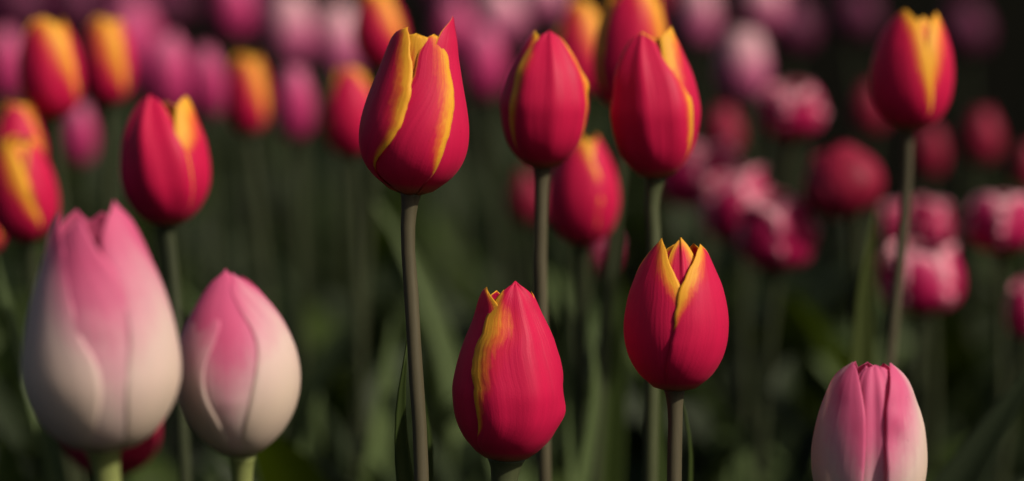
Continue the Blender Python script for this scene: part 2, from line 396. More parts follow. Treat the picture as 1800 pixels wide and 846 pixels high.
# ------------------------------------------------------------------ tulip table: image coordinates at assumed depths, converted to metres
TULIPS = [
    {'kind': 'red', 'label': 'tall sharp red tulip with two yellow stripes on a long brown stem, centre left', 'base': (-0.0414, 0.9906, 0.4474), 'H': 0.0671, 'R': 0.0219, 'body': 'shouldered', 'roll': 5, 'stem': 'stem_brown', 'nl': 3, 'petals': [{'az': 180, 'W': 1.1, 'top': 0.94, 'lay': -0.1, 'ml': 0.4, 'mr': 0.4}, {'az': -140, 'W': 1.1, 'top': 0.96, 'lay': -0.07, 'ml': 0.05, 'mr': 0.05}, {'az': 128, 'W': 1.0, 'top': 0.985, 'lay': -0.1, 'ml': 0.4, 'mr': 0.4, 'tip': -0.02}, {'az': -14, 'W': 0.75, 'top': 0.97, 'lay': -0.09, 'ml': 0.7, 'mr': 0.7, 'mlow': 0.6, 'shape': 'round', 'tip': 0.06, 'tipfade': 0}, {'az': 82, 'W': 1.12, 'top': 1.09, 'lay': -0.03, 'lean': 0.06, 'ml': 0.04, 'mr': 0.04, 'tip': 0.1, 'twist': 4, 'tipfade': 0.9}, {'az': 0, 'W': 0.86, 'top': 0.975, 'lay': 0.0, 'imb': 0.025, 'ml': 0.03, 'mr': 0.26, 'mlow': 0.5, 'wave': 0.012, 'tip': 0.02, 'tipfade': 0.2, 'ledge': [(0, -40), (0.15, -62), (0.3, -58), (0.5, -40), (0.63, -20), (0.72, -9), (0.82, -7), (0.93, 0), (0.98, 10), (1, 24)], 'redge': [(0, 15), (0.13, 28), (0.24, 32), (0.37, 37), (0.53, 45), (0.7, 50), (0.85, 50), (0.93, 46), (0.98, 36), (1, 24)]}, {'az': 0, 'W': 1.2, 'top': 1.0, 'lay': 0.035, 'imb': 0.02, 'ml': 0.03, 'mr': 0.24, 'mlow': 0.5, 'wave': 0.014, 'tip': 0.03, 'tipfade': 0.3, 'ledge': [(0, -110), (0.15, -140), (0.3, -160), (0.5, -165), (0.7, -150), (0.85, -125), (0.94, -95), (0.98, -65), (1, -38)], 'redge': [(0, -70), (0.08, -62), (0.165, -49), (0.26, -32), (0.37, -18), (0.5, -11), (0.63, -8), (0.77, -11), (0.88, -20), (0.95, -26), (1, -38)]}], 'sw': 25, 'path': [(-0.0426, 0.9886, 0.4333), (-0.0412, 0.9846, 0.4056), (-0.0396, 0.9807, 0.378), (-0.0377, 0.9767, 0.3503), (-0.0368, 0.9727, 0.3227)], 'leaves': [{'c': [(-0.0374, 0.9866, 0.2997), (-0.0445, 0.9904, 0.3264), (-0.0464, 0.9943, 0.3536), (-0.0436, 0.9987, 0.3841)], 'w': 0.0147, 'mat': 'leaf_warm', 'face': (0.2, -1, 0.1)}, {'c': [(-0.0408, 1.0303, 0.2877), (-0.0366, 1.0331, 0.3073), (-0.0356, 1.0359, 0.3269), (-0.0391, 1.0402, 0.3563)], 'w': 0.0099, 'mat': 'leaf_warm', 'face': (0.5, -1, 0.1)}], 'group': 'red and yellow tulips'},
    {'kind': 'red', 'label': 'largest sharp red tulip at the bottom centre with one broad smooth front petal', 'base': (-0.0024, 0.9888, 0.3365), 'H': 0.0751, 'R': 0.0236, 'body': 'drop', 'roll': 1.5, 'stem': 'stem_green', 'nl': 3, 'petals': [{'az': 170, 'W': 1.1, 'top': 0.93, 'lay': -0.1, 'ml': 0.05, 'mr': 0.05}, {'az': -140, 'W': 1.1, 'top': 0.92, 'lay': -0.06, 'ml': 0.05, 'mr': 0.05}, {'az': 100, 'W': 1.1, 'top': 0.93, 'lay': -0.06, 'ml': 0.05, 'mr': 0.05}, {'az': -20, 'W': 0.6, 'top': 0.95, 'lay': -0.12, 'ml': 0.4, 'mr': 0.4, 'tip': 0.03}, {'az': -72, 'W': 1.12, 'top': 0.955, 'lay': -0.04, 'ml': 0.1, 'mr': 0.22, 'mlow': 0.1, 'twist': 4, 'tip': 0.12, 'tipfade': 0.6, 'g0': 0.4, 'g1': 0.85}, {'az': 0, 'W': 1.02, 'top': 1.0, 'lay': 0.03, 'imb': -0.02, 'ml': 0.38, 'mr': 0.02, 'mlow': 0.25, 'g0': 0.25, 'g1': 0.7, 'wave': 0.018, 'fold': 0.02, 'nf': 6, 'tip': 0.08, 'tipfade': 0.95, 'ridge': 0.013, 'ledge': [(0, -40), (0.1, -42), (0.2, -32), (0.33, -32), (0.45, -37), (0.56, -44), (0.64, -46), (0.7, -41), (0.83, -40), (0.9, -32), (0.96, -12), (1, 14)], 'redge': [(0, 60), (0.15, 80), (0.3, 88), (0.5, 90), (0.7, 86), (0.85, 74), (0.94, 50), (1, 14)], 'bumps': [(0.8, 0.28, 0.05, 0.25, 0.06), (0.8, 0.4, -0.035, 0.25, 0.06), (0.45, 0.4, 0.02, 0.12, 0.3)]}], 'sw': 44, 'path': [(-0.0033, 0.987, 0.3239), (-0.0038, 0.9857, 0.3145)], 'group': 'red and yellow tulips'},
    {'kind': 'red', 'label': 'sharp red tulip with a yellow V notch, right of the bottom centre bloom', 'base': (0.0667, 0.9812, 0.3677), 'H': 0.0611, 'R': 0.0208, 'body': 'barrel', 'roll': 0.5, 'stem': 'stem_brown', 'nl': 3, 'petals': [{'az': 180, 'W': 1.1, 'top': 0.96, 'lay': -0.1}, {'az': 125, 'W': 1.1, 'top': 0.97, 'lay': -0.06}, {'az': -125, 'W': 1.1, 'top': 0.97, 'lay': -0.06}, {'az': 8, 'W': 0.62, 'top': 1.03, 'lay': -0.12, 'ml': 0.12, 'mr': 0.2, 'mlow': 0.6, 'rib': 0.05, 'tip': 0.04, 'tipfade': 0.3}, {'az': 0, 'W': 0.98, 'top': 1.02, 'lay': 0.0, 'ml': 0.05, 'mr': 0.27, 'mlow': 0.0, 'g0': 0.35, 'g1': 0.8, 'tip': 0.06, 'wave': 0.01, 'tipfade': 0.5, 'ledge': [(0, -80), (0.2, -105), (0.5, -110), (0.75, -95), (0.88, -78), (0.95, -66), (1, -50)], 'redge': [(0, 0), (0.2, 8), (0.5, 8), (0.68, 4), (0.78, -6), (0.88, -20), (0.95, -32), (1, -50)]}, {'az': 0, 'W': 1.0, 'top': 0.985, 'lay': 0.035, 'imb': -0.02, 'ml': 0.27, 'mr': 0.05, 'mlow': 0.0, 'g0': 0.38, 'g1': 0.8, 'tip': 0.08, 'wave': 0.012, 'tipfade': 0.4, 'ledge': [(0, -20), (0.16, -16), (0.3, -11), (0.45, -6), (0.6, -4), (0.75, 3), (0.85, 16), (0.92, 30), (0.97, 42), (1, 58)], 'redge': [(0, 80), (0.2, 100), (0.5, 105), (0.75, 95), (0.88, 84), (0.95, 74), (1, 58)]}], 'sw': 26, 'path': [(0.067, 0.9793, 0.3545), (0.0667, 0.9773, 0.3407), (0.0665, 0.974, 0.3176)], 'leaves': [{'c': [(0.0717, 1.0303, 0.2877), (0.0772, 1.0343, 0.3156), (0.0767, 1.0374, 0.3367), (0.0732, 1.0398, 0.3538)], 'w': 0.0074, 'mat': 'leaf_warm', 'face': (0.8, -0.6, 0.1)}, {'c': [(0.0758, 1.1275, 0.2611), (0.0717, 1.1319, 0.2916), (0.0704, 1.136, 0.32), (0.072, 1.1398, 0.3468)], 'w': 0.0124, 'mat': 'leaf_warm', 'face': (0.3, -1, 0.1)}], 'group': 'red and yellow tulips'},
    {'kind': 'pink', 'label': 'lone pink and cream tulip at the bottom right, cut by the frame edge', 'base': (0.1436, 0.9584, 0.3145), 'H': 0.0671, 'R': 0.0218, 'body': 'stout', 'roll': 0, 'stem': 'stem_bright', 'nl': 3, 'petals': [{'az': 180, 'W': 1.1, 'top': 1.0, 'lay': -0.1, 'v0': 0.45}, {'az': 125, 'W': 1.1, 'top': 1.0, 'lay': -0.05, 'v0': 0.5}, {'az': -130, 'W': 1.1, 'top': 1.01, 'lay': -0.05, 'v0': 0.5}, {'az': -20, 'W': 0.55, 'top': 1.01, 'lay': -0.16, 'v0': 0.4, 'tip': 0.05}, {'az': 8, 'W': 0.62, 'top': 1.015, 'lay': -0.09, 'v0': 0.3, 'fold': 0.018, 'nf': 7, 'ridge': 0.01, 'wave': 0.02, 'tip': 0.05, 'shape': 'round', 'mid': -0.1}, {'az': -62, 'W': 0.86, 'top': 1.025, 'lay': 0.02, 'v0': 0.68, 'ml': 0.0, 'mr': 0.6, 'mid': 0.6, 'twist': 8, 'tip': 0.1, 'wave': 0.015, 'ridge': 0.012}, {'az': 58, 'W': 0.84, 'top': 1.02, 'lay': 0.04, 'v0': 0.68, 'ml': 0.6, 'mr': 0.0, 'mid': 0.5, 'twist': -4, 'tip': 0.1, 'wave': 0.02, 'ridge': 0.012, 'bumps': [(-0.75, 0.72, 0.03, 0.2, 0.05), (-0.75, 0.6, -0.04, 0.2, 0.06)]}], 'group': 'pink and cream tulips in front'},
    {'kind': 'pink', 'label': 'biggest pink and cream tulip, blurred at the left with ragged open tips', 'base': (-0.1483, 0.8653, 0.3695), 'H': 0.0876, 'R': 0.0277, 'body': 'big', 'roll': -0.5, 'stem': 'stem_bright', 'nl': 3, 'petals': [{'az': 180, 'W': 1.1, 'top': 0.97, 'lay': -0.1, 'v0': 0.4}, {'az': 130, 'W': 1.1, 'top': 0.98, 'lay': -0.05, 'v0': 0.5}, {'az': -125, 'W': 1.1, 'top': 0.985, 'lay': -0.05, 'v0': 0.5}, {'az': 40, 'W': 0.8, 'top': 0.9, 'lay': -0.12, 'v0': 0.42}, {'az': 0, 'W': 0.98, 'top': 0.975, 'lay': -0.012, 'v0': 0.31, 'mid': 0.0, 'slope': 2.0, 'tip': 0.08, 'wave': 0.004, 'ridge': 0.007, 'bumps': [(0.15, 0.56, 0.01, 0.3, 0.04), (0.15, 0.48, -0.01, 0.3, 0.04)], 'ledge': [(0, -40), (0.2, -60), (0.5, -66), (0.75, -60), (0.88, -46), (0.95, -32), (1, -14)], 'redge': [(0, 40), (0.2, 56), (0.5, 60), (0.7, 44), (0.8, 24), (0.88, 8), (0.95, -4), (1, -14)]}, {'az': 0, 'W': 0.94, 'top': 0.99, 'lay': 0.009, 'v0': 0.7, 'mid': 0.5, 'ml': 0.12, 'tip': 0.1, 'ridge': 0.007, 'ledge': [(0, -80), (0.2, -110), (0.5, -125), (0.75, -115), (0.88, -100), (0.95, -85), (1, -62)], 'redge': [(0, 0), (0.15, 6), (0.3, 10), (0.42, 6), (0.49, -2), (0.63, -12), (0.76, -22), (0.87, -34), (0.95, -48), (1, -62)]}, {'az': 0, 'W': 0.86, 'top': 1.035, 'ridge': 0.007, 'lay': 0.012, 'v0': 0.5, 'tip': 0.12, 'lean': -0.08, 'mid': 0.25, 'ml': 0.2, 'wave': 0.008, 'ledge': [(0, 40), (0.08, 33), (0.27, 27), (0.38, 29), (0.5, 32), (0.59, 31), (0.7, 25), (0.77, 19), (0.86, 20), (0.93, 30), (1, 52)], 'redge': [(0, 100), (0.2, 125), (0.5, 130), (0.75, 112), (0.86, 92), (0.94, 72), (1, 52)]}], 'sw': 48, 'group': 'pink and cream tulips in front'},
    {'kind': 'pink', 'label': 'closed egg-shaped pink and cream tulip beside the biggest pink one', 'base': (-0.1025, 0.9041, 0.3583), 'H': 0.0695, 'R': 0.023, 'body': 'closed', 'roll': -2.5, 'stem': 'stem_bright', 'nl': 3, 'petals': [{'az': 180, 'W': 1.1, 'top': 0.96, 'lay': -0.1, 'v0': 0.4}, {'az': 140, 'W': 1.1, 'top': 0.97, 'lay': -0.05, 'v0': 0.5}, {'az': -125, 'W': 1.1, 'top': 0.96, 'lay': -0.05, 'v0': 0.5}, {'az': -2, 'W': 1.05, 'top': 1.02, 'lay': -0.014, 'v0': 0.42, 'mid': -0.35, 'fold': 0.005, 'nf': 4, 'lean': -0.08, 'bumps': [(0.05, 0.33, 0.012, 0.25, 0.03), (0, 0.52, -0.02, 0.3, 0.14)]}, {'az': 0, 'W': 0.98, 'top': 0.89, 'ridge': 0.007, 'lay': 0.012, 'v0': 0.62, 'mid': 0.2, 'imb': 0.004, 'fold': 0.004, 'nf': 4, 'ledge': [(0, -80), (0.2, -115), (0.5, -130), (0.75, -120), (0.88, -105), (0.96, -80), (1, -58)], 'redge': [(0, -8), (0.1, -10), (0.25, -15), (0.43, -24), (0.62, -23), (0.76, -14), (0.86, -11), (0.94, -24), (0.98, -40), (1, -58)]}, {'az': 0, 'W': 0.98, 'top': 1.0, 'ridge': 0.007, 'lay': 0.014, 'v0': 0.64, 'mid': 0.25, 'ml': 0.25, 'fold': 0.004, 'nf': 4, 'lean': -0.05, 'ledge': [(0, 2), (0.1, 6), (0.31, 16), (0.5, 24), (0.62, 29), (0.72, 27), (0.84, 16), (0.93, 10), (1, 30)], 'redge': [(0, 80), (0.2, 110), (0.5, 125), (0.75, 115), (0.9, 95), (0.96, 70), (1, 30)]}], 'sw': 36, 'group': 'pink and cream tulips in front'},
    {'kind': 'red', 'label': 'slightly soft red tulip with thin yellow edges, immediately right of the tall sharp bloom', 'base': (0.0135, 1.0836, 0.4474), 'H': 0.061, 'R': 0.0203, 'body': 'pointed', 'roll': 2, 'stem': 'stem_brown', 'nl': 3, 'petals': [{'az': 180, 'W': 1.1, 'top': 0.97, 'lay': -0.08}, {'az': 115, 'W': 1.1, 'top': 0.96, 'lay': -0.05, 'ml': 0.3, 'mr': 0.3}, {'az': -125, 'W': 1.1, 'top': 0.97, 'lay': -0.06}, {'az': 60, 'W': 0.9, 'top': 0.94, 'lay': -0.09, 'ml': 0.4, 'mr': 0.4}, {'az': -78, 'W': 1.1, 'top': 1.0, 'lay': -0.04, 'ml': 0.3, 'mr': 0.3, 'tip': 0.08, 'mlow': 0.4}, {'az': 10, 'W': 1.02, 'top': 1.0, 'lay': 0.03, 'ml': 0.2, 'mr': 0.16, 'mlow': 0.6, 'fold': 0.022, 'nf': 6, 'ridge': 0.014, 'rib': 0.04, 'tip': 0.04, 'wave': 0.02, 'twist': 2, 'tipfade': 0.95, 'bumps': [(0.97, 0.62, 0.09, 0.12, 0.06)]}], 'sw': 23, 'path': [(0.013, 1.0805, 0.4257), (0.0127, 1.0772, 0.4031), (0.0132, 1.074, 0.3804), (0.014, 1.0689, 0.3452)], 'group': 'red and yellow tulips'},
    {'kind': 'red', 'label': 'soft red tulip with a yellow back petal rising at its right, above the notched bloom', 'base': (0.0647, 1.0929, 0.4417), 'H': 0.0647, 'R': 0.0205, 'body': 'pointed', 'roll': -0.5, 'stem': 'stem_green', 'nl': 3, 'petals': [{'az': 180, 'W': 1.1, 'top': 0.97, 'lay': -0.08}, {'az': -130, 'W': 1.1, 'top': 0.96, 'lay': -0.06}, {'az': 140, 'W': 1.0, 'top': 0.98, 'lay': -0.06, 'ml': 0.5, 'mr': 0.5}, {'az': -85, 'W': 1.0, 'top': 0.9, 'lay': -0.05, 'ml': 0.4, 'mr': 0.4}, {'az': 74, 'W': 0.98, 'top': 1.05, 'lay': -0.02, 'ml': 0.36, 'mr': 0.3, 'mlow': 0.6, 'tip': 0.16, 'twist': -14, 'lean': 0.08, 'tipfade': 0}, {'az': -12, 'W': 1.12, 'top': 1.01, 'lay': 0.035, 'ml': 0.1, 'mr': 0.2, 'mlow': 0.7, 'fold': 0.024, 'nf': 6, 'ridge': 0.014, 'rib': 0.04, 'tip': 0.05, 'twist': -14, 'lean': -0.22, 'wave': 0.012, 'tipfade': 0.7}], 'sw': 26, 'path': [(0.0631, 1.0911, 0.4295), (0.0642, 1.0886, 0.4117), (0.0642, 1.0853, 0.3888), (0.0631, 1.0787, 0.3431)], 'group': 'red and yellow tulips'},
    {'kind': 'red', 'label': 'red tulip with ribbed petal and yellow right shoulder, above the closed pink bud', 'base': (-0.166, 1.1592, 0.4111), 'H': 0.0606, 'R': 0.0212, 'body': 'bud', 'roll': 0, 'stem': 'stem_dark', 'nl': 3, 'petals': [{'az': 180, 'W': 1.1, 'top': 0.97, 'lay': -0.08}, {'az': -130, 'W': 1.1, 'top': 0.94, 'lay': -0.06}, {'az': 125, 'W': 1.1, 'top': 0.95, 'lay': -0.06, 'ml': 0.5, 'mr': 0.5}, {'az': -78, 'W': 1.0, 'top': 0.92, 'lay': -0.03, 'ml': 0.5, 'mr': 0.5, 'mlow': 0.3}, {'az': 80, 'W': 0.98, 'top': 1.02, 'lay': 0.0, 'ml': 0.55, 'mr': 0.3, 'mlow': 0.0, 'g0': 0.4, 'g1': 0.75, 'tip': 0.2, 'lean': 0.1, 'twist': -6, 'tipfade': 0}, {'az': -12, 'W': 0.98, 'top': 1.03, 'lay': 0.03, 'ml': 0.05, 'mr': 0.05, 'fold': 0.03, 'nf': 5, 'rib': 0.05, 'tip': 0.06, 'lean': -0.2, 'twist': -26, 'tipfade': 0.95}], 'path': [(-0.1638, 1.157, 0.3962), (-0.1611, 1.1528, 0.3665), (-0.1589, 1.1473, 0.3287)], 'group': 'red and yellow tulips'},
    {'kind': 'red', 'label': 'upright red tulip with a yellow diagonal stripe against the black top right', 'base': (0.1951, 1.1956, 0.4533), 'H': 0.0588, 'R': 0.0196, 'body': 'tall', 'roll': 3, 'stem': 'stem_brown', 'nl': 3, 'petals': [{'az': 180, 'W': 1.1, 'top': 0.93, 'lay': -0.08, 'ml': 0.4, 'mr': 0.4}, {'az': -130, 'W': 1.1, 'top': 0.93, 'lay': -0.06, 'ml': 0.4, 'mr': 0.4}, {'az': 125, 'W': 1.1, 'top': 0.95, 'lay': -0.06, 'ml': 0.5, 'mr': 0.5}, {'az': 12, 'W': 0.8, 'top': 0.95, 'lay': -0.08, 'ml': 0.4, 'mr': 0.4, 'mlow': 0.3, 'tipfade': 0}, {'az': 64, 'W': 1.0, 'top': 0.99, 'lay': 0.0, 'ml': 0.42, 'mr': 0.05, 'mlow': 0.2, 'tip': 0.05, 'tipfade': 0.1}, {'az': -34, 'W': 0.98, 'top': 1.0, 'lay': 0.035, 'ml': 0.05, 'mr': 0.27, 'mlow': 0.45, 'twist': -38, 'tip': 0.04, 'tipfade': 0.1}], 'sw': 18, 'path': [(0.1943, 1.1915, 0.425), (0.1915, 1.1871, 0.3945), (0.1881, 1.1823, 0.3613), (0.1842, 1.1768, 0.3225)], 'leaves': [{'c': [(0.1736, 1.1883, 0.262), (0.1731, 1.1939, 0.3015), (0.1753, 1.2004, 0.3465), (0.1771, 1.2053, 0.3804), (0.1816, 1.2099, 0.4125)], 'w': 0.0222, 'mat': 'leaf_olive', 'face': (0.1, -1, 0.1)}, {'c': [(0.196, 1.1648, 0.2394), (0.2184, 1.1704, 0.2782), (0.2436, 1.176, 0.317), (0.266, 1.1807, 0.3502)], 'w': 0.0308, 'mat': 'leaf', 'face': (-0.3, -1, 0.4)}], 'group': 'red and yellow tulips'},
    {'kind': 'red', 'label': 'blurred red tulip low behind and between the two soft upper blooms', 'base': (0.0373, 1.2667, 0.3858), 'H': 0.0591, 'R': 0.0179, 'body': 'egg', 'roll': 0, 'stem': 'stem_green', 'nl': 3, 'leaves': [{'c': [(0.0334, 1.2662, 0.2418), (0.0312, 1.274, 0.2959), (0.0288, 1.2809, 0.3439), (0.0227, 1.2854, 0.3754)], 'w': 0.0103, 'mat': 'leaf_painted_sun', 'face': (0.5, -1, 0.1)}, {'c': [(0.0294, 1.2247, 0.2345), (0.0382, 1.2314, 0.281), (0.0429, 1.2364, 0.3159), (0.0397, 1.2415, 0.3509)], 'w': 0.0123, 'mat': 'leaf_painted_sun', 'face': (0.6, -1, 0.1)}, {'c': [(0.0493, 1.2857, 0.2368), (0.0539, 1.2944, 0.2977), (0.0554, 1.3032, 0.3587), (0.0524, 1.3067, 0.3831)], 'w': 0.0216, 'mat': 'leaf_warm', 'face': (0.1, -1, 0.1)}], 'group': 'red and yellow tulips', 'auto': {'yaw': -35, 'ml': 0.06, 'mr': 0.36, 'g0': 0.5, 'g1': 0.85}},
    {'kind': 'red', 'label': 'blurred red tulip cut by the top edge, right of centre', 'base': (0.0593, 1.2667, 0.4562), 'H': 0.0676, 'R': 0.0185, 'body': 'tall', 'roll': 4, 'stem': 'stem_green', 'nl': 3, 'group': 'red and yellow tulips', 'auto': {'yaw': 8, 'ml': 0.1, 'mr': 0.55, 'twist': -14}},
    {'kind': 'red', 'label': 'blurred tulip with large yellow patch peeping above the soft red bloom', 'base': (0.0392, 1.4474, 0.4484), 'H': 0.0568, 'R': 0.0162, 'body': 'egg', 'roll': 2, 'stem': 'stem_green', 'nl': 3, 'group': 'red and yellow tulips', 'auto': {'yaw': 0, 'ml': 0.1, 'mr': 0.8, 'twist': -10}},
    {'kind': 'red', 'label': 'blurred red and yellow tulip at the top edge, left of the tall sharp bloom', 'base': (-0.0798, 1.4998, 0.4615), 'H': 0.049, 'R': 0.0157, 'body': 'egg', 'roll': -4, 'stem': 'stem_green', 'nl': 3, 'group': 'red and yellow tulips', 'auto': {'yaw': 0, 'ml': 0.08, 'mr': 0.7, 'twist': -20}},
    {'kind': 'red', 'label': 'blurred red tulip touching the left side of the tall sharp bloom', 'base': (-0.0957, 1.4424, 0.4132), 'H': 0.0535, 'R': 0.0161, 'body': 'egg', 'roll': 0, 'stem': 'stem_green', 'nl': 3, 'leaves': [{'c': [(-0.0398, 1.5231, 0.2718), (-0.0579, 1.5303, 0.3219), (-0.0759, 1.5354, 0.3577), (-0.094, 1.539, 0.3828)], 'w': 0.0181, 'mat': 'leaf_painted_sun', 'face': (0.3, -1, 0.3)}, {'c': [(-0.1295, 1.461, 0.1913), (-0.1242, 1.467, 0.2329), (-0.1183, 1.4714, 0.2641)], 'w': 0.0315, 'mat': 'leaf_painted_sun', 'face': (0.5, -1, 0.4)}, {'c': [(-0.0846, 1.4123, 0.204), (-0.0771, 1.421, 0.2642), (-0.071, 1.4287, 0.3178)], 'w': 0.0217, 'mat': 'leaf_painted_sun', 'face': (0.5, -1, 0.2)}], 'group': 'red and yellow tulips', 'auto': {'yaw': 15, 'ml': 0.12, 'mr': 0.35, 'g0': 0.5, 'g1': 0.9}},
    {'kind': 'red', 'label': 'blurred red tulip with yellow crown at the upper left, left one of the pair', 'base': (-0.2592, 1.3758, 0.4422), 'H': 0.0567, 'R': 0.0174, 'body': 'tall', 'roll': -3, 'stem': 'stem_green', 'nl': 3, 'group': 'red and yellow tulips', 'auto': {'yaw': 2, 'ml': 0.1, 'mr': 0.62, 'twist': -30}},
    {'kind': 'red', 'label': 'blurred red tulip with yellow wedge at the upper left, right one of the pair', 'base': (-0.2452, 1.4766, 0.4404), 'H': 0.0546, 'R': 0.0155, 'body': 'tall', 'roll': 0, 'stem': 'stem_green', 'nl': 3, 'group': 'red and yellow tulips', 'auto': {'yaw': -8, 'ml': 0.1, 'mr': 0.75, 'twist': -20}},
    {'kind': 'red', 'label': 'small blurred red tulip with yellow right half between pink blooms', 'base': (-0.1728, 1.5937, 0.4114), 'H': 0.0523, 'R': 0.0142, 'body': 'tall', 'roll': 0, 'stem': 'stem_green', 'nl': 3, 'group': 'red and yellow tulips', 'auto': {'yaw': 2, 'ml': 0.1, 'mr': 0.66, 'twist': -24}},
    {'kind': 'red', 'label': 'blurred red and yellow tulip at the left edge above the biggest pink one', 'base': (-0.2572, 1.2867, 0.3844), 'H': 0.057, 'R': 0.0173, 'body': 'tall', 'roll': -6, 'stem': 'stem_green', 'nl': 3, 'leaves': [{'c': [(-0.2348, 1.2208, 0.2775), (-0.2494, 1.2279, 0.3266), (-0.2581, 1.2324, 0.3584), (-0.2654, 1.2366, 0.3872)], 'w': 0.0128, 'mat': 'leaf_painted_sun', 'face': (0.4, -1, 0.2)}], 'group': 'red and yellow tulips', 'auto': {'yaw': -30, 'ml': 0.1, 'mr': 0.5, 'twist': -45}},
    {'kind': 'red', 'label': 'orange-tipped blurred tulip directly behind the left-edge red and yellow one', 'base': (-0.2748, 1.3501, 0.4041), 'H': 0.0495, 'R': 0.0146, 'body': 'egg', 'roll': 0, 'stem': 'stem_green', 'nl': 3, 'group': 'red and yellow tulips', 'auto': {'yaw': 8, 'ml': 0.08, 'mr': 0.22}},
    {'kind': 'red', 'label': 'sliver of a red tulip at the very left edge of the frame', 'base': (-0.2945, 1.335, 0.3689), 'H': 0.0441, 'R': 0.0142, 'body': 'egg', 'roll': 0, 'stem': 'stem_green', 'nl': 3, 'group': 'red and yellow tulips', 'auto': {'yaw': 0, 'ml': 0.2, 'mr': 0.2}},
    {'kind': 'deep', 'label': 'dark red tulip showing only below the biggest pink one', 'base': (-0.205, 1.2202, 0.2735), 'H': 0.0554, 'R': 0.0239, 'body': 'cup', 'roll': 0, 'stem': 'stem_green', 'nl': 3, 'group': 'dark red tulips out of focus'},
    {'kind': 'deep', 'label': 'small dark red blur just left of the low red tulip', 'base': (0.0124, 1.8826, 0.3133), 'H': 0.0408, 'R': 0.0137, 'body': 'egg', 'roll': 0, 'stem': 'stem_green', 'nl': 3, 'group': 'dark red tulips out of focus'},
    {'kind': 'crimson', 'label': 'thin pinkish red blur under the right side of the low red tulip', 'base': (0.0672, 1.7784, 0.291), 'H': 0.0386, 'R': 0.0097, 'body': 'egg', 'roll': 0, 'stem': 'stem_green', 'nl': 3, 'group': 'crimson tulips with pale petal edges'},
    {'kind': 'mauve', 'label': 'mauve blur at the left edge beside the upper left pair', 'base': (-0.404, 1.946, 0.4029), 'H': 0.0601, 'R': 0.0143, 'body': 'egg', 'roll': 0, 'stem': 'stem_green', 'nl': 2, 'group': 'blurred tulips far behind'},
    {'kind': 'mauve', 'label': 'small mauve blur below the upper left pair of red and yellow tulips', 'base': (-0.328, 1.8392, 0.3627), 'H': 0.0483, 'R': 0.0119, 'body': 'egg', 'roll': 0, 'stem': 'stem_green', 'nl': 2, 'group': 'blurred tulips far behind'},
    {'kind': 'mauve', 'label': 'broad mauve blur above the ribbed red tulip', 'base': (-0.2669, 1.8942, 0.394), 'H': 0.0665, 'R': 0.0182, 'body': 'egg', 'roll': 0, 'stem': 'stem_green', 'nl': 2, 'group': 'blurred tulips far behind'},
    {'kind': 'mauve', 'label': 'slim leaning pink blur left of the small yellow-halved tulip', 'base': (-0.2279, 1.8444, 0.3986), 'H': 0.0552, 'R': 0.0127, 'body': 'egg', 'roll': -5, 'stem': 'stem_green', 'nl': 2, 'group': 'blurred tulips far behind'},
    {'kind': 'mauve', 'label': 'pink blur cut by the top edge above the small yellow-halved tulip', 'base': (-0.2458, 2.1532, 0.4384), 'H': 0.0602, 'R': 0.0181, 'body': 'egg', 'roll': 0, 'stem': 'stem_green', 'nl': 2, 'group': 'blurred tulips far behind'},
    {'kind': 'pale', 'label': 'pale-topped pink blur high above the slim pink bloom', 'base': (-0.1992, 2.1999, 0.4119), 'H': 0.0693, 'R': 0.0208, 'body': 'egg', 'roll': 0, 'stem': 'stem_green', 'nl': 2, 'group': 'blurred tulips far behind'},
    {'kind': 'mauve', 'label': 'bright slim pink blur right of the small yellow-halved tulip', 'base': (-0.156, 1.7424, 0.3917), 'H': 0.0539, 'R': 0.0135, 'body': 'egg', 'roll': 0, 'stem': 'stem_green', 'nl': 2, 'group': 'blurred tulips far behind'},
    {'kind': 'pale', 'label': 'pale pink blur at the top left of the cut-off yellow tulip', 'base': (-0.1566, 2.1983, 0.4008), 'H': 0.0693, 'R': 0.021, 'body': 'egg', 'roll': 0, 'stem': 'stem_green', 'nl': 2, 'group': 'blurred tulips far behind'},
    {'kind': 'mauve', 'label': 'dim plum-pink blur right of the yellow wedge tulip', 'base': (-0.4034, 2.5962, 0.358), 'H': 0.0971, 'R': 0.03, 'body': 'egg', 'roll': 0, 'stem': 'stem_green', 'nl': 2, 'group': 'blurred tulips far behind'},
    {'kind': 'mauve', 'label': 'round pink blur just right of the tall sharp bloom', 'base': (-0.0237, 1.946, 0.4029), 'H': 0.0614, 'R': 0.0175, 'body': 'egg', 'roll': 0, 'stem': 'stem_green', 'nl': 2, 'group': 'blurred tulips far behind'},
    {'kind': 'pale', 'label': 'pale blur at the top edge right of the tall sharp bloom', 'base': (-0.0123, 2.4029, 0.4186), 'H': 0.0588, 'R': 0.0241, 'body': 'egg', 'roll': 0, 'stem': 'stem_green', 'nl': 2, 'group': 'blurred tulips far behind'},
    {'kind': 'pale', 'label': 'whitish blur at the top edge above the soft upper blooms', 'base': (0.0321, 2.5064, 0.4354), 'H': 0.0525, 'R': 0.021, 'body': 'egg', 'roll': 0, 'stem': 'stem_green', 'nl': 2, 'group': 'blurred tulips far behind'},
    {'kind': 'mauve', 'label': 'mauve blur behind the right tip of the tall sharp bloom', 'base': (-0.0537, 2.3005, 0.409), 'H': 0.059, 'R': 0.0193, 'body': 'egg', 'roll': 0, 'stem': 'stem_green', 'nl': 2, 'group': 'blurred tulips far behind'},
    {'kind': 'pale', 'label': 'pale oval blur at the top edge, left one of two', 'base': (0.1749, 2.3026, 0.4239), 'H': 0.0617, 'R': 0.0177, 'body': 'tall', 'roll': 0, 'stem': 'stem_green', 'nl': 2, 'group': 'blurred tulips far behind'},
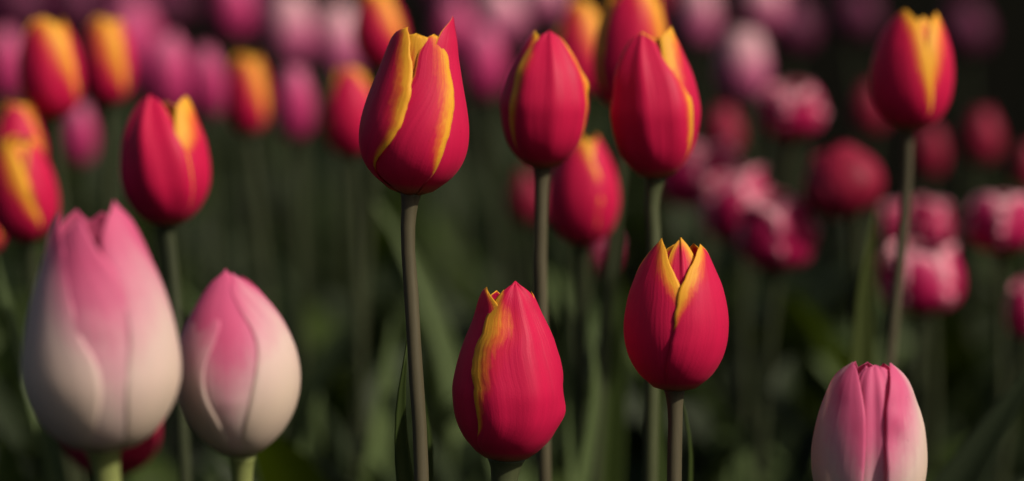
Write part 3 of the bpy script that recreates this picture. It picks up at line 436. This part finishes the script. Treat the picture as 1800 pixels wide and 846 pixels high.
    {'kind': 'pale', 'label': 'pale oval blur at the top edge, right one of two', 'base': (0.2361, 2.3047, 0.4382), 'H': 0.0483, 'R': 0.0193, 'body': 'tall', 'roll': 0, 'stem': 'stem_green', 'nl': 2, 'group': 'blurred tulips far behind'},
    {'kind': 'pale', 'label': 'large pink and white blur beneath the two pale ovals', 'base': (0.1843, 1.946, 0.4029), 'H': 0.0591, 'R': 0.0187, 'body': 'tall', 'roll': 0, 'stem': 'stem_green', 'nl': 2, 'group': 'blurred tulips far behind'},
    {'kind': 'deep', 'label': 'red blur at the top edge behind the cut-off red tulip', 'base': (0.1108, 1.9056, 0.473), 'H': 0.0355, 'R': 0.0133, 'body': 'egg', 'roll': 0, 'stem': 'stem_green', 'nl': 2, 'group': 'blurred tulips far behind'},
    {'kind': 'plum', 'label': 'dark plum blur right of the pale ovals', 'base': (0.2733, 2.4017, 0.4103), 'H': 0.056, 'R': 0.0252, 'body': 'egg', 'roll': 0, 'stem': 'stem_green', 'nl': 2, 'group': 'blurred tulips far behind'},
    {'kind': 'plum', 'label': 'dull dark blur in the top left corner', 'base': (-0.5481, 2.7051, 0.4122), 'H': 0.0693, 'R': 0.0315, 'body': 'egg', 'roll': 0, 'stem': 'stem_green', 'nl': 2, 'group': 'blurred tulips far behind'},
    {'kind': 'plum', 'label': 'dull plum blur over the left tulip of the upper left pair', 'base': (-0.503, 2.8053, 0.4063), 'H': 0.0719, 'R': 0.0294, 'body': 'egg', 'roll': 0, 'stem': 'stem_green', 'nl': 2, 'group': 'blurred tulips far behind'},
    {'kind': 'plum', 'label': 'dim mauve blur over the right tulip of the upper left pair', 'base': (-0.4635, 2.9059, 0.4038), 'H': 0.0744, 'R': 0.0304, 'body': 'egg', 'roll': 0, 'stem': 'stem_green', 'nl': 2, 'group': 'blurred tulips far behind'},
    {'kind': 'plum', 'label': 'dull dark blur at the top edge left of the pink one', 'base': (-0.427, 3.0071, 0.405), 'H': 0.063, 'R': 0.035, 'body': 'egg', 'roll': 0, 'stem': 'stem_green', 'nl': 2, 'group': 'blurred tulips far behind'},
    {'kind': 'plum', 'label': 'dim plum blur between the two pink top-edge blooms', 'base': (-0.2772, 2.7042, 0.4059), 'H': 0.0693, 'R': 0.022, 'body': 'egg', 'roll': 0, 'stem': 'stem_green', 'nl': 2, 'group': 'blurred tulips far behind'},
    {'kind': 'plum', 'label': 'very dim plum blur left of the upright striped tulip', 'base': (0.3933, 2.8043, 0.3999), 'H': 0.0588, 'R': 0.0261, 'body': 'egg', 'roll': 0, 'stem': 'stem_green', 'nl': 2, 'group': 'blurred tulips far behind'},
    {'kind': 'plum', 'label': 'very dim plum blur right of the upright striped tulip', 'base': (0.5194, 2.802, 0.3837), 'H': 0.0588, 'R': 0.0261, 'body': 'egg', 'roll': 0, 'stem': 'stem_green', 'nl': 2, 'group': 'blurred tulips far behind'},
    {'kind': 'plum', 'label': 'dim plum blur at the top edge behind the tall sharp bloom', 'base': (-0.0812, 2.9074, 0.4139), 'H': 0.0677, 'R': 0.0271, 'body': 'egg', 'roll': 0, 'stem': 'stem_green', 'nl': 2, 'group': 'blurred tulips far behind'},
    {'kind': 'crimson', 'label': 'round crimson blur with pale top in the upper right, left of the striped tulip', 'base': (0.1894, 1.6432, 0.405), 'H': 0.0354, 'R': 0.02, 'body': 'cup', 'roll': 0, 'stem': 'stem_green', 'nl': 2, 'group': 'crimson tulips with pale petal edges', 'auto': {'yaw': 15, 'ml': 0.33, 'mr': 0.33}},
    {'kind': 'deep', 'label': 'large leaning deep red blur left of the striped tulip stem', 'base': (0.211, 1.4871, 0.3729), 'H': 0.0448, 'R': 0.0231, 'body': 'egg', 'roll': -22, 'stem': 'stem_green', 'nl': 2, 'group': 'dark red tulips out of focus'},
    {'kind': 'deep', 'label': 'small dull red blur right of the soft tulip with yellow back petal', 'base': (0.1597, 1.8403, 0.37), 'H': 0.0397, 'R': 0.0142, 'body': 'egg', 'roll': 0, 'stem': 'stem_green', 'nl': 2, 'group': 'dark red tulips out of focus'},
    {'kind': 'crimson', 'label': 'hazy pink-edged crimson blur, uppermost of the cluster right of centre', 'base': (0.1333, 1.686, 0.3509), 'H': 0.0476, 'R': 0.0276, 'body': 'cup', 'roll': -8, 'stem': 'stem_green', 'nl': 2, 'group': 'crimson tulips with pale petal edges', 'auto': {'yaw': 30, 'ml': 0.26, 'mr': 0.26}},
    {'kind': 'crimson', 'label': 'middle crimson blur of the pale-flecked cluster right of centre', 'base': (0.1519, 1.6034, 0.3388), 'H': 0.0469, 'R': 0.0227, 'body': 'cup', 'roll': -8, 'stem': 'stem_green', 'nl': 2, 'group': 'crimson tulips with pale petal edges', 'auto': {'yaw': -20, 'ml': 0.33, 'mr': 0.26}},
    {'kind': 'crimson', 'label': 'lowest and clearest crimson bloom of the pale-flecked cluster right of centre', 'base': (0.1646, 1.5019, 0.3355), 'H': 0.0468, 'R': 0.0231, 'body': 'cup', 'roll': 0, 'stem': 'stem_green', 'nl': 2, 'leaves': [{'c': [(0.1392, 1.5087, 0.1716), (0.1439, 1.5133, 0.2038), (0.1476, 1.5182, 0.2378)], 'w': 0.0344, 'mat': 'leaf_painted_sun', 'face': (0.5, -1, 0.5)}, {'c': [(0.1755, 1.5573, 0.1587), (0.1736, 1.5637, 0.203), (0.1661, 1.5687, 0.2381)], 'w': 0.0224, 'mat': 'leaf_painted_sun', 'face': (0.5, -1, 0.5)}], 'group': 'crimson tulips with pale petal edges', 'auto': {'yaw': -38, 'ml': 0.18, 'mr': 0.33}},
    {'kind': 'deep', 'label': 'small red blur near the right edge, right of the striped tulip', 'base': (0.3753, 1.9389, 0.3533), 'H': 0.0446, 'R': 0.0146, 'body': 'egg', 'roll': 0, 'stem': 'stem_green', 'nl': 2, 'group': 'dark red tulips out of focus'},
    {'kind': 'deep', 'label': 'dark red blur touching the right side of the striped tulip stem', 'base': (0.333, 1.9373, 0.3425), 'H': 0.0446, 'R': 0.0127, 'body': 'egg', 'roll': 0, 'stem': 'stem_green', 'nl': 2, 'group': 'dark red tulips out of focus'},
    {'kind': 'deep', 'label': 'very dark red blur touching the left side of the striped tulip', 'base': (0.3087, 2.0917, 0.3624), 'H': 0.0431, 'R': 0.0137, 'body': 'egg', 'roll': 0, 'stem': 'stem_green', 'nl': 2, 'group': 'dark red tulips out of focus'},
    {'kind': 'deep', 'label': 'dark red blur cut by the right edge, above the pale-topped crimson one', 'base': (0.4012, 1.8862, 0.3383), 'H': 0.0372, 'R': 0.0111, 'body': 'egg', 'roll': 0, 'stem': 'stem_green', 'nl': 2, 'group': 'dark red tulips out of focus'},
    {'kind': 'crimson', 'label': 'pale-topped round crimson bloom at the right edge', 'base': (0.2996, 1.4838, 0.35), 'H': 0.0374, 'R': 0.0198, 'body': 'cup', 'roll': 0, 'stem': 'stem_green', 'nl': 2, 'group': 'crimson tulips with pale petal edges', 'auto': {'yaw': 25, 'ml': 0.39, 'mr': 0.39}},
    {'kind': 'crimson', 'label': 'red globe blur directly above the pale-edged bloom on the striped stem', 'base': (0.2759, 1.6026, 0.3331), 'H': 0.0333, 'R': 0.0149, 'body': 'cup', 'roll': 0, 'stem': 'stem_green', 'nl': 2, 'group': 'crimson tulips with pale petal edges', 'auto': {'yaw': 60, 'ml': 0.13, 'mr': 0.2}},
    {'kind': 'crimson', 'label': 'narrow pinkish blur left of the striped tulip stem', 'base': (0.2603, 1.6421, 0.3265), 'H': 0.0341, 'R': 0.0107, 'body': 'cup', 'roll': 0, 'stem': 'stem_green', 'nl': 2, 'group': 'crimson tulips with pale petal edges', 'auto': {'yaw': 0, 'ml': 0.33, 'mr': 0.33}},
    {'kind': 'crimson', 'label': 'wide crimson bloom with broad pale pink edges behind the striped tulip stem', 'base': (0.2506, 1.4784, 0.3126), 'H': 0.042, 'R': 0.0247, 'body': 'cup', 'roll': 0, 'stem': 'stem_green', 'nl': 2, 'group': 'crimson tulips with pale petal edges', 'auto': {'yaw': -8, 'ml': 0.45, 'mr': 0.45}},
    {'kind': 'crimson', 'label': 'crimson bloom cut by the right edge, lowest on that side', 'base': (0.3045, 1.427, 0.3064), 'H': 0.0335, 'R': 0.011, 'body': 'cup', 'roll': 0, 'stem': 'stem_green', 'nl': 2, 'group': 'crimson tulips with pale petal edges', 'auto': {'yaw': -30, 'ml': 0.2, 'mr': 0.26}}
]

# ------------------------------------------------------------------ build every tulip
def auto_petals(kind, rng, a):
    yaw = a.get('yaw', rng.uniform(-60, 60)); ml, mr = a.get('ml', .3), a.get('mr', .3)
    mode = {'red': 'margin', 'crimson': 'margin', 'pink': 'rise', 'pale': 'fall', 'mauve': 'fall'}.get(kind, 'plain')
    out = []
    if kind == 'crimson':                       # fuller, opening flowers
        for k in range(4):
            out.append(dict(az=yaw + 45 + 90 * k + rng.uniform(-10, 10), W=.85, top=rng.uniform(.85, 1.0), lay=-.16, ml=ml, mr=mr, mode=mode, tip=.05, tipfade=-.3, shape='round'))
        for k in (2, 3, 1, 4, 0):
            out.append(dict(az=yaw + 72 * k + rng.uniform(-8, 8), W=.80, top=rng.uniform(.84, 1.06), lay=rng.uniform(0, .06), ml=ml, mr=mr, mode=mode, mlow=.35,
                            fold=.02, nf=4, wave=.09, tip=rng.uniform(-.08, .30), twist=rng.uniform(-10, 10), tipfade=-.4, shape='round', g0=.2, g1=.9))
        return out
    for k in range(3):
        out.append(dict(az=yaw + 60 + 120 * k + rng.uniform(-6, 6), W=1.0, top=rng.uniform(.94, .99), lay=-.09, ml=max(ml, .3), mr=max(mr, .3), mode=mode, tip=.03, tipfade=.2))
    for k in (1, 2, 0):
        out.append(dict(az=yaw + 120 * k + rng.uniform(-5, 5), W=1.12, top=rng.uniform(.98, 1.02), lay=.03, ml=ml, mr=mr, mode=mode, mlow=.3,
                        fold=.012, nf=5, wave=.015, tip=rng.uniform(.02, .1), twist=a.get('twist', rng.uniform(-8, 8)), tipfade=.2, v0=a.get('v0', .45),
                        g0=a.get('g0', .12), g1=a.get('g1', .62)))
    return out

MODE = {'pink': 'rise'}
for i, row in enumerate(TULIPS):
    rng = np.random.default_rng(100 + i)
    bx, by, bz = row['base']; H, Rad, kind = row['H'], row['R'], row['kind']
    dist = math.hypot(by, 0)
    path = row.get('path')
    if path:
        lx, ly, lz = path[-1]
        k = lz / max(0.05, (bz - lz))
        gx, gy = lx + (lx - bx) * min(k, 1.0) * .5, ly + rng.uniform(-.005, .01)
    else:
        gx, gy = bx + rng.uniform(-.03, .03), by + rng.uniform(-.01, .03)
    root = bpy.data.objects.new('tulip', None); link(root)
    root.empty_display_size = 0.02
    root.location = (gx, gy, ground_height(gx, gy))
    root['label'], root['category'] = row['label'], 'tulip'
    if row.get('group'): root['group'] = row['group']
    off = np.array([bx - gx, by - gy, bz - root.location.z])
    near = dist < 1.25
    res = (29, 46) if near else ((19, 28) if dist < 1.7 else (13, 20))
    specs = row.get('petals') or auto_petals(kind, rng, row.get('auto', {}))
    rot = (R(rng.uniform(-3, 3)) if not near else R(-2), R(row['roll']), 0)
    for sp in specs:
        sp = dict(sp); sp.setdefault('mode', MODE.get(kind, 'margin')); sp.setdefault('ridge', .010 if near else 0)
        o = petal(root, H, Rad, row['body'], M[kind], res, rng, **sp)
        o.location = tuple(off); o.rotation_euler = rot
    # stem
    sr = (row['sw'] * by / 4286 / 2) if row.get('sw') else rng.uniform(.0028, .0034)
    ctrl = [(0, *off)]
    top = np.array(off)
    if path:
        pts = [np.array(off)] + [np.array(p) - np.array(root.location) for p in path] + [np.array([0, 0, -.01])]
    else:
        bend = np.array([rng.uniform(-.012, .012), rng.uniform(-.01, .01), 0])
        pts = [off, off * .66 + bend, off * .33 + bend * .8, np.array([0, 0, -.01])]
    pts = [p for p in pts]
    s = np.concatenate([[0], np.cumsum([np.linalg.norm(pts[j + 1] - pts[j]) for j in range(len(pts) - 1)])])
    L = s[-1]
    ss = np.concatenate([[0, .002, .004, .008, .014], np.linspace(.024, L, 26)])
    cl = spline(np.column_stack([s, np.array(pts)]), ss)
    rad = sr * (1 + 0.55 * np.exp(-ss / .004)) * (1 + .10 * ss / L) * (1 + .02 * np.sin(ss * 190 + i))
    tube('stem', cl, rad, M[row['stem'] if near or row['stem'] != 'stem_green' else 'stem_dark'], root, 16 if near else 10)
    # leaves the table lists, then the rest of the rosette
    for lf in row.get('leaves', []):
        c = np.array(lf['c']) - np.array(root.location)
        n = len(c); tt = np.linspace(0, 1, n)
        st = np.array([c[0][0] * .6, c[0][1] * .6, 0.0])
        c = np.vstack([st, c]); q = np.concatenate([[0], np.cumsum(np.linalg.norm(np.diff(c, axis=0), axis=1))])
        cc = spline(np.column_stack([q, c]), np.linspace(0, q[-1], 40))
        P_, uv = leaf_pts(cc, lf['w'], lf['face'], 9, fold=.35)
        shell('leaf', P_, .0009, M[lf['mat']], root, None, uv)
    az0 = rng.uniform(0, 6.28)
    hmax = min(.30, bz - .03)
    for k in range(row['nl']):
        az = az0 + k * 2.1 + rng.uniform(-.4, .4)
        h = hmax * rng.uniform(.62, .98)
        add_leaf(root, rng, h, rng.uniform(.03, .11), az, rng.uniform(.024, .044), mat='leaf' if rng.random() < .75 else 'leaf_warm', res=(7, 16) if by < 1.7 else (5, 11))

# ------------------------------------------------------------------ leaf mass of the bed between and behind the plants
def leaf_mass():
    rng = np.random.default_rng(7)
    V, Fc, UV, MI = [], [], [], []
    base = 0
    def blade(x, y, h, reach, az, w, mi):
        nonlocal base
        d = np.array([math.sin(az), -math.cos(az), 0]); b = np.array([x, y, ground_height(x, y) - .005])
        dr = rng.uniform(-.3, .05)
        c = bez(b, b + d * reach * .1 + (0, 0, h * .4), b + d * reach * .6 + (0, 0, h * .9), b + d * reach + (0, 0, h * (1 + dr)), 11)
        P_, uv = leaf_pts(c, w, -d + np.array([0, 0, .25]), 5, fold=rng.uniform(.15, .5), twist=rng.uniform(-1, 1))
        n = P_.shape[0] * P_.shape[1]; idx = np.arange(n).reshape(P_.shape[:2]) + base
        q = np.stack([idx[:-1, :-1], idx[:-1, 1:], idx[1:, 1:], idx[1:, :-1]], -1).reshape(-1, 4)
        V.append(P_.reshape(-1, 3)); Fc.append(q); UV.append(uv.reshape(-1, 2)); MI.append(np.full(len(q), mi)); base += n
    def plant(x, y, hs):
        a0 = rng.uniform(0, 6.28)
        for k in range(3):
            blade(x + rng.normal(0, .006), y + rng.normal(0, .006), hs * rng.uniform(.6, 1.0), rng.uniform(.03, .13), a0 + k * 2.1 + rng.uniform(-.5, .5), rng.uniform(.026, .052), int(rng.choice([0, 0, 0, 0, 0, 1, 1, 2] if y < 1.9 else [0, 0, 0, 0, 1])))
    for _ in range(520):
        y = 1.18 + 3.4 * rng.random() ** 1.5
        x = rng.uniform(-.36, .36) * y
        right = x / y > .10
        if right and y > 2.1 and rng.random() < .45: continue
        plant(x, y, rng.uniform(.20, .32) if not right else (rng.uniform(.14, .25) if y < 2.1 else rng.uniform(.08, .16)))
    for _ in range(140):                          # broad lax blades arching over one another
        y = rng.uniform(1.3, 2.1); x = rng.uniform(-.25, .25) * y; a0 = rng.uniform(0, 6.28)
        for k in range(2):
            blade(x, y, rng.uniform(.15, .30), rng.uniform(.08, .20), a0 + k * 2.6, rng.uniform(.034, .058), int(rng.choice([0, 0, 1, 2])))
    V_, F_, U_, I_ = np.concatenate(V), np.concatenate(Fc), np.concatenate(UV), np.concatenate(MI)
    me = bpy.data.meshes.new('tulip_foliage'); me.from_pydata(V_.tolist(), [], F_.tolist())
    me.polygons.foreach_set('use_smooth', np.ones(len(F_), bool))
    ul = me.uv_layers.new(name='UVMap'); ul.data.foreach_set('uv', U_[F_.reshape(-1)].astype(np.float32).reshape(-1))
    me.materials.append(M['leaf']); me.materials.append(M['leaf_warm']); me.materials.append(M['leaf_painted_sun'])
    me.polygons.foreach_set('material_index', I_.astype(np.int32)); me.update()
    o = link(bpy.data.objects.new('tulip_foliage', me)); o['kind'] = 'stuff'
    o['label'] = 'mass of dark green tulip leaves filling the bed'; o['category'] = 'foliage'
leaf_mass()
